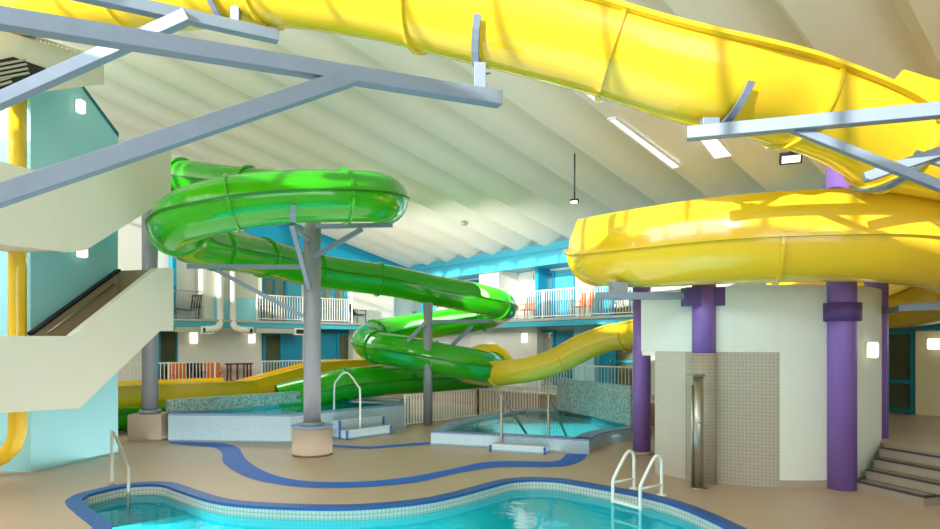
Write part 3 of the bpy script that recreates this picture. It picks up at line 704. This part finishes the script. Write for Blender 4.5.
mb = ringstrip(MB(), inner, inner, -.185, -1.25); mb.prism([tuple(p)[:2] for p in inner], -1.3, -1.25, bot=False, side=False)
mb.build('basin', 'basin', pl)
mb = MB()
for k, d in enumerate((.35, .7, 1.05)):
    a, b = F(96, 515), F(205, 497); n = V((-(b-a).y, (b-a).x, 0)).normalized()*-1
    s_ = a+n*(d-.3); e = b+n*(d-.3)
    mb.add([rz(s_-n*.35, -.3-.25*k), rz(e-n*.35, -.3-.25*k), rz(e, -.3-.25*k), rz(s_, -.3-.25*k), rz(s_, -.55-.25*k), rz(e, -.55-.25*k)], [(0, 1, 2, 3), (3, 2, 5, 4)])
mb.build('underwater_step', 'basin', pl)
MB().prism([tuple(p)[:2] for p in offset(inner, 0)], -.17, -.165, bot=False, side=False).build('water', 'water', pl)

# painted swooshes on the deck
def ribbon(name, A, B, m, label, z=.006):
    A = resample(crom([F(*p, z) for p in A], 8), .15); B = resample(crom([F(*p, z) for p in B], 8), .15); n = min(len(A), len(B))
    ra = [A[round(i*(len(A)-1)/(n-1))] for i in range(n)]; rb = [B[round(i*(len(B)-1)/(n-1))] for i in range(n)]
    mb = MB(); mb.add([tuple(p) for p in ra+rb], [(i, n+i, n+i+1, i+1) for i in range(n-1)]); o = mb.build(name, m, kind=None)
    return tag(o, label, 'floor stripe')
ribbon('floor_stripe', [(170, 441.5), (199, 442.3), (222, 443.2), (238, 447.5), (246, 459), (262, 470), (286, 478), (320, 481.8), (368, 481), (412, 476.5), (453, 468.5), (483, 462.3), (512, 461), (545, 461.5), (558, 460.5), (563, 457.5), (566, 454)],
       [(169, 443.3), (199, 446), (214, 447.5), (222, 453), (224, 463), (247, 477), (284, 485), (320, 487.5), (371, 486.5), (417, 482), (458, 473), (494, 467.5), (525, 466.8), (548, 467), (568, 465.5), (582, 460.5), (588, 454)], 'blue_paint', 'wavy bright blue stripe painted across the tan deck')
ribbon('floor_stripe', [(333, 444.5), (355, 446), (372, 446.3), (400, 444), (430, 442)], [(333, 446.8), (355, 448.2), (372, 448.5), (400, 446.4), (430, 444.4)], 'blue_paint', 'thin blue painted line between post footing and right-hand spa')

# ---------------------------------------------------------------- spas
def spa(label, rim, h, ledge, back, backh, wname='hot_tub', wz=-.07, seg=None):
    """rim: outer polygon on the deck (counter-clockwise)"""
    o = thing(wname, rim[0], label, 'hot tub'); poly = [tuple(p)[:2] for p in rim]
    MB().prism(poly, 0, h-.03, top=False, bot=False).build('side_wall', 'spa_tile', o)
    rimv = [V((p.x, p.y, 0)) for p in rim]; s_ = sum(rimv[i].x*rimv[(i+1) % len(rimv)].y-rimv[(i+1) % len(rimv)].x*rimv[i].y for i in range(len(rimv)))
    inn = offset(rimv, ledge if s_ < 0 else -ledge)
    mb = ringstrip(MB(), rimv, inn, h, h); ringstrip(mb, rimv, rimv, h-.03, h); mb.build('ledge', 'ledge_tile', o)
    ringstrip(MB(), inn, inn, h, h-.1).build('tile_band', 'white_tile', o); ringstrip(MB(), inn, inn, h-.1, -.3).build('inner_wall', 'basin', o)
    MB().prism([tuple(p)[:2] for p in inn], .02, .05, bot=False, side=False).build('basin', 'basin', o)
    MB().prism([tuple(p)[:2] for p in inn], h+wz-.004, h+wz, bot=False, side=False).build('water', 'spawater', o)
    MB().strip(back, h, backh, .16).build('mosaic_wall', 'speckle', o)
    return o
A0, A1, A2 = F(168, 441.5), F(290, 443.2), F(404, 428)
A3 = V((-1.9, 20.0, 0)); A4 = V((-4.0, 21.2, 0)); A5 = V((-7.9, 16.5, 0))
Ls = spa('raised blue-tiled spa behind the grey post at left, speckled low back wall', [A0, A1, A2, A3, A4, A5], .68, .34, [F(168, 412.3, .68), F(215, 409, .68), F(265, 405, .68), F(312, 401, .68), F(349, 397.3, .68)], 1.0)
C0, C1, C2 = F(431, 445), F(589, 454), F(633, 441)
rim = [C0, F(500, 448.5), C1]+crom([C1, F(597, 447.5), F(612, 443.5), F(636, 440)], 4)[1:]+[V((4.75, 16.4, 0)), V((3.4, 20.7, 0)), V((1.6, 20.6, 0)), F(470, 417, .3)*1.0, F(450, 421.5, .3), F(438, 427, .3)]
rim = [V((p.x, p.y, 0)) for p in rim]
Rs = spa('low blue-tiled spa pool in front of white picket fence and mosaic wall', rim, .31, .36, [F(636, 426, .3), F(600, 417.5, .3), F(561, 409.5, .3)][::1], 1.33)

def block_steps(parent, a, b, out, tiers, m='spa_tile'):
    """a,b deck points along the spa wall; out = outward unit vector; tiers = [(depth, height)]"""
    for d, h in tiers:
        mb = MB(); q = [a, a+out*d, b+out*d, b]; mb.prism([tuple(p)[:2] for p in q], 0, h); mb.build('step', m, parent)
        mb = MB(); mb.beam(rz(a+out*d, h+.004), rz(b+out*d, h+.004), .05, .03); mb.build('step_edge', 'white_tile', parent)
        for p in (a, b): 
            mb = MB(); mb.beam(rz(p+out*d, .0), rz(p+out*d, h), .06, .06, (0, 1, 0)); mb.build('corner_tile', 'blue_tile', parent)
dd = (A2-A1).normalized(); nn = V((dd.y, -dd.x, 0)); a = A1+dd*1.25; b = a+dd*1.45
block_steps(Ls, a, b, nn, [(.32, .46), (.62, .23)])
dd = (C1-C0).normalized(); nn = V((dd.y, -dd.x, 0)); a = C0+dd*((V((.55, 14.4, 0))-C0).dot(dd)); b = a+dd*1.25
block_steps(Rs, a, b, nn, [(.40, .16)])

# hand rails
def rail_thing(name, label, cat, paths, m, r=.024, base=None, group=None, flanges=()):
    o = thing(name, base or paths[0][0], label, cat, group)
    for p in paths: MB().tube(resample(crom(p, 6), .04) if len(p) > 4 else p, r, 12).build('rail_tube', m, o)
    for f in flanges: MB().cyl(V(f), r*2.4, .018, 18).build('foot_flange', m, o)
    return o
f0 = F(112, 484.5); e0 = P(127, 494, 10.15)
rail_thing('grab_rail', 'bent stainless handrail entering pool at its left corner', 'handrail', [[rz(f0, 0), rz(f0, .82), rz(f0, .87)+V((.05, -.02, 0)), P(128, 466, 10.1)+V((-.01, 0, .03)), P(128.5, 471, 10.05), V((P(128, 471, 10.05).x, 10.05, -.3))]], 'chrome', .024, f0, flanges=[f0])
# right spa rails
for k, (x0, yb, x1, y1) in enumerate(((501.5, 449, 531, 433), (548.5, 450, 568, 432))):
    f = F(x0, yb); top = P(x0, 396, f.y); e = F(x1, y1, .26)
    rail_thing('grab_rail', ['left of the two stainless handrails at the right-hand spa steps', 'right of the two stainless handrails at the right-hand spa steps'][k], 'handrail', [[f, top-V((0, 0, .04)), top+V((.02, 0, 0)), top+V((.06, .06, .01)), top.lerp(e, .12), e-V((0, 0, .2))]], 'chrome', .03, f, 'stainless rails at the right-hand spa')
f = V((R(360)*16.3, 16.3, .23))
rail_thing('grab_rail', 'white arched handrail at the left-hand spa steps', 'handrail', [[f, P(360, 392, 16.3), P(358, 386, 16.35), P(349, 374, 16.8), P(343, 373.5, 17.1), P(337, 380, 17.3), P(334.5, 386, 17.4), V((R(334)*17.4, 17.4, .5))]], 'rail', .024, f)

# white pool ladder
fa, fb = F(634, 489), F(661.5, 495.5); sd = (fb-fa).normalized(); nd = V((-.83, -.55, 0))
lad = thing('pool_ladder', fa, 'white looped pool ladder at the right pool edge', 'pool ladder')
for f in (fa, fb):
    H = .62
    pts = [f, f+V((0, 0, H*.55)), f+V((0, 0, H*.85)), f+nd*.05+V((0, 0, H)), f+nd*.14+V((0, 0, H*1.02)), f+nd*.24+V((0, 0, H*.88)), f+nd*.46+V((0, 0, H*.42)), f+nd*.5+V((0, 0, H*.25)), f+nd*.5+V((0, 0, -.2)), f+nd*.5+V((0, 0, -.95))]
    MB().tube(resample(crom(pts, 6), .03), .026, 14).build('side_rail', 'rail', lad)
    MB().cyl(f, .075, .02, 20).build('foot_flange', 'rail', lad)
    MB().tube([f+V((0, 0, .17)), f+nd*.5+V((0, 0, .17))], .02, 10).build('brace', 'rail', lad)
for z in (-.12, -.42, -.72):
    MB().beam(fa+nd*.5+V((0, 0, z)), fb+nd*.5+V((0, 0, z)), .09, .035).build('rung', 'rail', lad)

# ---------------------------------------------------------------- fences and balcony rails
def railing(name, pts, h, z, label, cat='railing', sp=.11, m='rail', post_every=2.0, group=None, r=.011, botg=.08):
    o = thing(name, (pts[0].x, pts[0].y, z), label, cat, group)
    for a, b in zip(pts, pts[1:]):
        a, b = rz(a, z), rz(b, z); L = (b-a).length; n = max(1, round(L/post_every))
        MB().beam(a+V((0, 0, h)), b+V((0, 0, h)), .05, .04).build('top_rail', m, o)
        MB().beam(a+V((0, 0, botg)), b+V((0, 0, botg)), .035, .035).build('bottom_rail', m, o)
        mb = MB()
        for k in range(1, int(L/sp)): q = a.lerp(b, k*sp/L); mb.beam(q+V((0, 0, botg)), q+V((0, 0, h)), r*2, r*2, (0, 1, 0))
        mb.build('baluster_panel', m, o)
        for k in range(n+1): q = a.lerp(b, k/n); MB().beam(q, q+V((0, 0, h+.03)), .05, .05, (0, 1, 0)).build('post', m, o)
    return o
fz0, fz1, fz2 = F(405, 427), V((R(478)*20.9, 20.9, 0)), V((R(562)*22.6, 22.6, 0))
railing('picket_fence', [fz0, fz1, fz2], .93, 0, 'white metal picket fence between the two spas', 'fence', .12, 'rail', 2.9, r=.016)
def edgeL(px, off=-.02): v = VG+off+.06; u = onV(px, v); return UV(u, v)
def edgeR(px, off=0): u_ = SU+.05+off; return UV(u_, onU(px, u_))
railing('balcony_railing', [edgeL(171), edgeL(203)], 1.07, 3.42, 'thin grey wire railing on the balcony with the black lounger', m='duct', r=.006, sp=.09)
railing('balcony_railing', [edgeL(257), edgeL(352)], 1.07, 3.42, 'white balcony railing on upper floor behind the green post', sp=.12)
railing('balcony_railing', [edgeR(503), edgeR(640)], 1.07, 3.42, 'white balcony railing on upper floor with orange chairs', sp=.12)
railing('terrace_railing', [edgeL(118), edgeL(215)], 1.07, .65, 'white terrace railing behind yellow run-out, in front of orange chairs', sp=.13)
railing('terrace_railing', [edgeL(262), edgeL(350)], 1.07, .65, 'white terrace railing in front of the lower teal doors at left', sp=.13)
def e2(px, U=16.2): return UV(U, onU(px, U))
railing('terrace_railing', [e2(500), e2(700)], 1.07, .65, 'white terrace railing in front of lower teal doors at right', sp=.13)

# ---------------------------------------------------------------- furniture on terrace and balconies
def chair(c, rot, z, m, label, group=None, w_=.5, hb=.85):
    o = thing('chair', (c.x, c.y, z), label, 'chair', group); cr, sr = math.cos(rot), math.sin(rot)
    T = lambda x, yy, zz: V((c.x+x*cr-yy*sr, c.y+x*sr+yy*cr, z+zz))
    MB().beam(T(0, -.24, .43), T(0, .22, .42), w_, .04).build('seat', m, o)
    mb = MB(); mb.beam(T(0, .22, .45), T(0, .34, hb), w_*.96, .03, (cr, sr, 0)) if 0 else None
    ns = 2 if m == 'orange' else 5
    for k in range(ns): x = (-.5+(k+.5)/ns)*w_; mb.beam(T(x, .22, .44), T(x, .33, hb), w_/ns*(.97 if ns == 2 else .8), .03, (0, 0, 1))
    mb.beam(T(-w_/2, .33, hb), T(w_/2, .33, hb), .03, .06); mb.build('backrest', m, o)
    for sx in (-1, 1):
        for sy, yy in ((-1, -.22), (1, .22)): MB().beam(T(sx*w_*.46, yy, 0), T(sx*w_*.44, yy*.95, .43), .04, .04, (0, 1, 0)).build('leg', m, o)
        mb = MB(); mb.beam(T(sx*w_*.5, -.24, .64), T(sx*w_*.5, .28, .66), .05, .03); mb.beam(T(sx*w_*.5, -.22, .43), T(sx*w_*.5, -.22, .64), .035, .035, (0, 1, 0)); mb.build('armrest', m, o)
    return o
def spotL(px, off): v = VG+off; u = onV(px, v); return UV(u, v)
def spotR(px, off): u = UE+off; return UV(u, onU(px, u))
rL = math.atan2(UY, UX)
chair(spotL(181, .45), rL+.1, .65, 'orange', 'orange chair on lower terrace, left one behind the yellow run-out', 'orange chairs on the terrace', .62, 1.0)
chair(spotL(214, .42), rL-.1, .65, 'orange', 'orange chair on lower terrace, nearer the maroon table', 'orange chairs on the terrace', .62, 1.0)
chair(spotL(197, .44), rL+.02, .65, 'black', 'black slatted chair between the two orange terrace chairs', None, .62, 1.0)
chair(spotR(526, .55), rL+math.pi/2+math.pi, 3.4, 'orange', 'orange balcony chair nearer the green slide bend', 'orange chairs on the balcony', .62, .95)
chair(spotR(582, .5), rL+math.pi/2+math.pi, 3.4, 'orange', 'orange balcony chair nearer the yellow bowl', 'orange chairs on the balcony', .62, .95)
chair(spotL(358, .25), rL+.3, 3.4, 'black', 'dark wicker chair on upper balcony right of green post', None, .6, .9)
chair(spotL(267, .6), rL+1.2, 3.4, 'black', 'dark chair on upper balcony by left window', None, .5, .8)
o = thing('sun_lounger', spotL(190, .5)+V((0, 0, 3.4)), 'black sling lounger on the upper balcony at left', 'lounger')
c = spotL(188, .5); d = V((UX, UY, 0)); n_ = V((-UY, UX, 0)); z = 3.4
MB().beam(rz(c-d*.55, z+.42), rz(c+d*.1, z+.36), .5, .04).build('seat', 'black', o)
mb = MB()
for k in range(4): mb.beam(rz(c+d*(.1+.1*k)+n_*0, z+.36+.0), rz(c+d*(.2+.1*k), z+1.0), .05, .05, n_)
mb.beam(rz(c+d*.1, z+.5), rz(c+d*.5, z+.5), .4, .04); mb.beam(rz(c+d*.2, z+.95), rz(c+d*.55, z+.98), .4, .05); mb.build('backrest', 'black', o)
for s_ in (-.5, .35):
    for t_ in (-.2, .2): MB().beam(rz(c+d*s_+n_*t_, z), rz(c+d*s_+n_*t_, z+.4), .04, .04, (0, 1, 0)).build('leg', 'black', o)
a, b = spotL(229, .4), spotL(249, .4); o = thing('table', rz(a, .65), 'maroon metal bar table on lower terrace against the white wall', 'table'); n_ = V((-UY, UX, 0))*.3
MB().beam(rz(a-(b-a)*.1, 1.62), rz(b+(b-a)*.1, 1.62), .5, .06).build('tabletop', 'maroon', o)
for p in (a-n_*.6, b-n_*.6, a+n_*.6, b+n_*.6, a.lerp(b, .33)-n_*.6, a.lerp(b, .66)-n_*.6): MB().beam(rz(p, .65), rz(p, 1.6), .06, .06, (0, 1, 0)).build('leg', 'maroon', o)
MB().beam(rz(a-n_*.6, .95), rz(b-n_*.6, .95), .04, .05).build('stretcher', 'maroon', o)

# ---------------------------------------------------------------- lamps, pipes, ducts
def wall_lamp(p, n, label, w_=.2, h=.34, group=None):
    n = V(n).normalized(); o = thing('wall_lamp', p, label, 'wall light', group); t = V((-n.y, n.x, 0))
    MB().beam(V(p), V(p)+n*.03, w_*1.0, h*.95).build('back_plate', 'rail', o)
    MB().beam(V(p)+n*.03, V(p)+n*.15, w_, h).build('lamp_shade', 'lamp', o, bevel=.04)
def lampL(px, py, lb): v = VG+.95; u = onV(px, v); q = UV(u, v); q.z = EYE+(HY-py)*q.y/FP; wall_lamp(q, (UY, -UX, 0), lb, .3, .5, 'wall lights on the far left facade')
lampL(193, 337.5, 'white wall light above the black and orange terrace chairs'); lampL(251, 337.5, 'white wall light above the maroon table')
u = UE+.9; q = UV(u, onU(526, u)); q.z = EYE+(HY-338)*q.y/FP; wall_lamp(q, (-UX, -UY, 0), 'white wall light on lower facade below the balcony with orange chairs', .3, .4)
q = cpt(347, CR+.0)*1.0; a = None
best = min(range(280, 350), key=lambda a: abs(CX+FP*cpt(a).x/cpt(a).y-868)); q = cpt(best); q.z = EYE+(HY-350)*q.y/FP; wall_lamp(q, q-V((CC.x, CC.y, q.z)), 'lit round-edged wall light on the enclosure beside tall purple column', .2, .28)
u = UE+.84; q = UV(u, onU(938, u)); q.z = EYE+(HY-344)*q.y/FP; wall_lamp(q, (-UX, -UY, 0), 'lit rectangular wall light on the cream wall at the right edge', .4, .28)
q = W3(77.5, 107); wall_lamp(q, -wn, 'small white wall light high on the aqua tower', .16, .28)
q = W3(79, 253); wall_lamp(q-wn*.0, -wn, 'white bulkhead light on the aqua tower under the upper flight', .2, .2)
# flood lights on the roof
def flood(px, py, Y, label, s_=.3):
    c = P(px, py, Y); o = thing('flood_light', c, label, 'flood light', 'flood lights under the roof'); d = V((-.3, -.8, -.5)).normalized()
    MB().beam(c, c-d*.12, s_*1.5, s_*.8).build('housing', 'dark', o, bevel=.01); MB().beam(c+d*.005, c+d*.02, s_*1.2, s_*.5).build('lens', 'lamp', o)
    top = V((c.x+.02, c.y, ZE+SL*(UE-(c.x*UX+c.y*UY))+.0)); MB().tube([c-d*.08, top], .02, 8).build('bracket', 'dark', o)
flood(791, 159, 11.5, 'floodlight hanging from the roof near the purple column', .25)
flood(574, 202, 16.5, 'floodlight hanging from the roof left of the yellow bowl', .15)
q = roofpt(464, 223); o = thing('smoke_detector', q, 'tiny dark sensor on the ceiling above the eave', 'sensor'); MB().cyl(q-V((0, 0, .08)), .12, .1, 16).build('housing', 'duct', o)

# drain pipes and ducts on the left facade
def pipeL(pts, r, label, m='rail', group=None):
    q = []
    for px, z, off in pts: v = VG+off; p_ = UV(onV(px, v), v); q.append(rz(p_, z))
    mb = MB(); mb.tube(resample(crom(q, 6), .12), r, 14); return tag(mb.build('drain_pipe', m), label, 'pipe', group)
pipeL([(220, 5.55, .12), (220, 5.0, .12), (220, 4.0, .12), (220, 3.35, .05), (218.5, 3.12, -.1), (213, 3.03, -.15), (205, 3.02, -.15)], .13, 'white pipe on the left facade bending left under the balcony', group='white pipes on the left facade')
pipeL([(233, 5.55, .12), (233, 5.0, .12), (233, 4.0, .12), (233, 3.35, .05), (235, 3.12, -.1), (241, 3.03, -.15), (249, 3.02, -.15)], .13, 'white pipe on the left facade bending right under the balcony', group='white pipes on the left facade')
for p0, p1, lb in ((174, 202, 'grey duct under the balcony, left of the white pipes'), (254, 298, 'grey duct under the balcony, right of the white pipes')):
    a, b = spotL(p0, .15), spotL(p1, .15); mb = MB(); mb.beam(rz(a, 3.0), rz(b, 3.0), .35, .2); tag(mb.build('duct', 'duct'), lb, 'duct', 'ducts under the balcony')
for p0, p1, lb in ((201, 213, 'small vent grille box left of the white pipes'), (242, 253, 'small vent grille box right of the white pipes'), (294, 304, 'small vent grille box beside the grey post')):
    a, b = spotL(p0, -.08), spotL(p1, -.08); mb = MB(); mb.beam(rz(a, 2.98), rz(b, 2.98), .2, .3); o = tag(mb.build('vent_box', 'rail'), lb, 'vent', 'vent boxes under the balcony')
    mb = MB(); mb.beam(rz(a.lerp(b, .12)+V((UY, -UX, 0))*.1, 2.98), rz(a.lerp(b, .88)+V((UY, -UX, 0))*.1, 2.98), .03, .18); mb.build('grille', 'dark', o)
for o in bpy.data.objects:
    if '_o' in o: del o['_o']
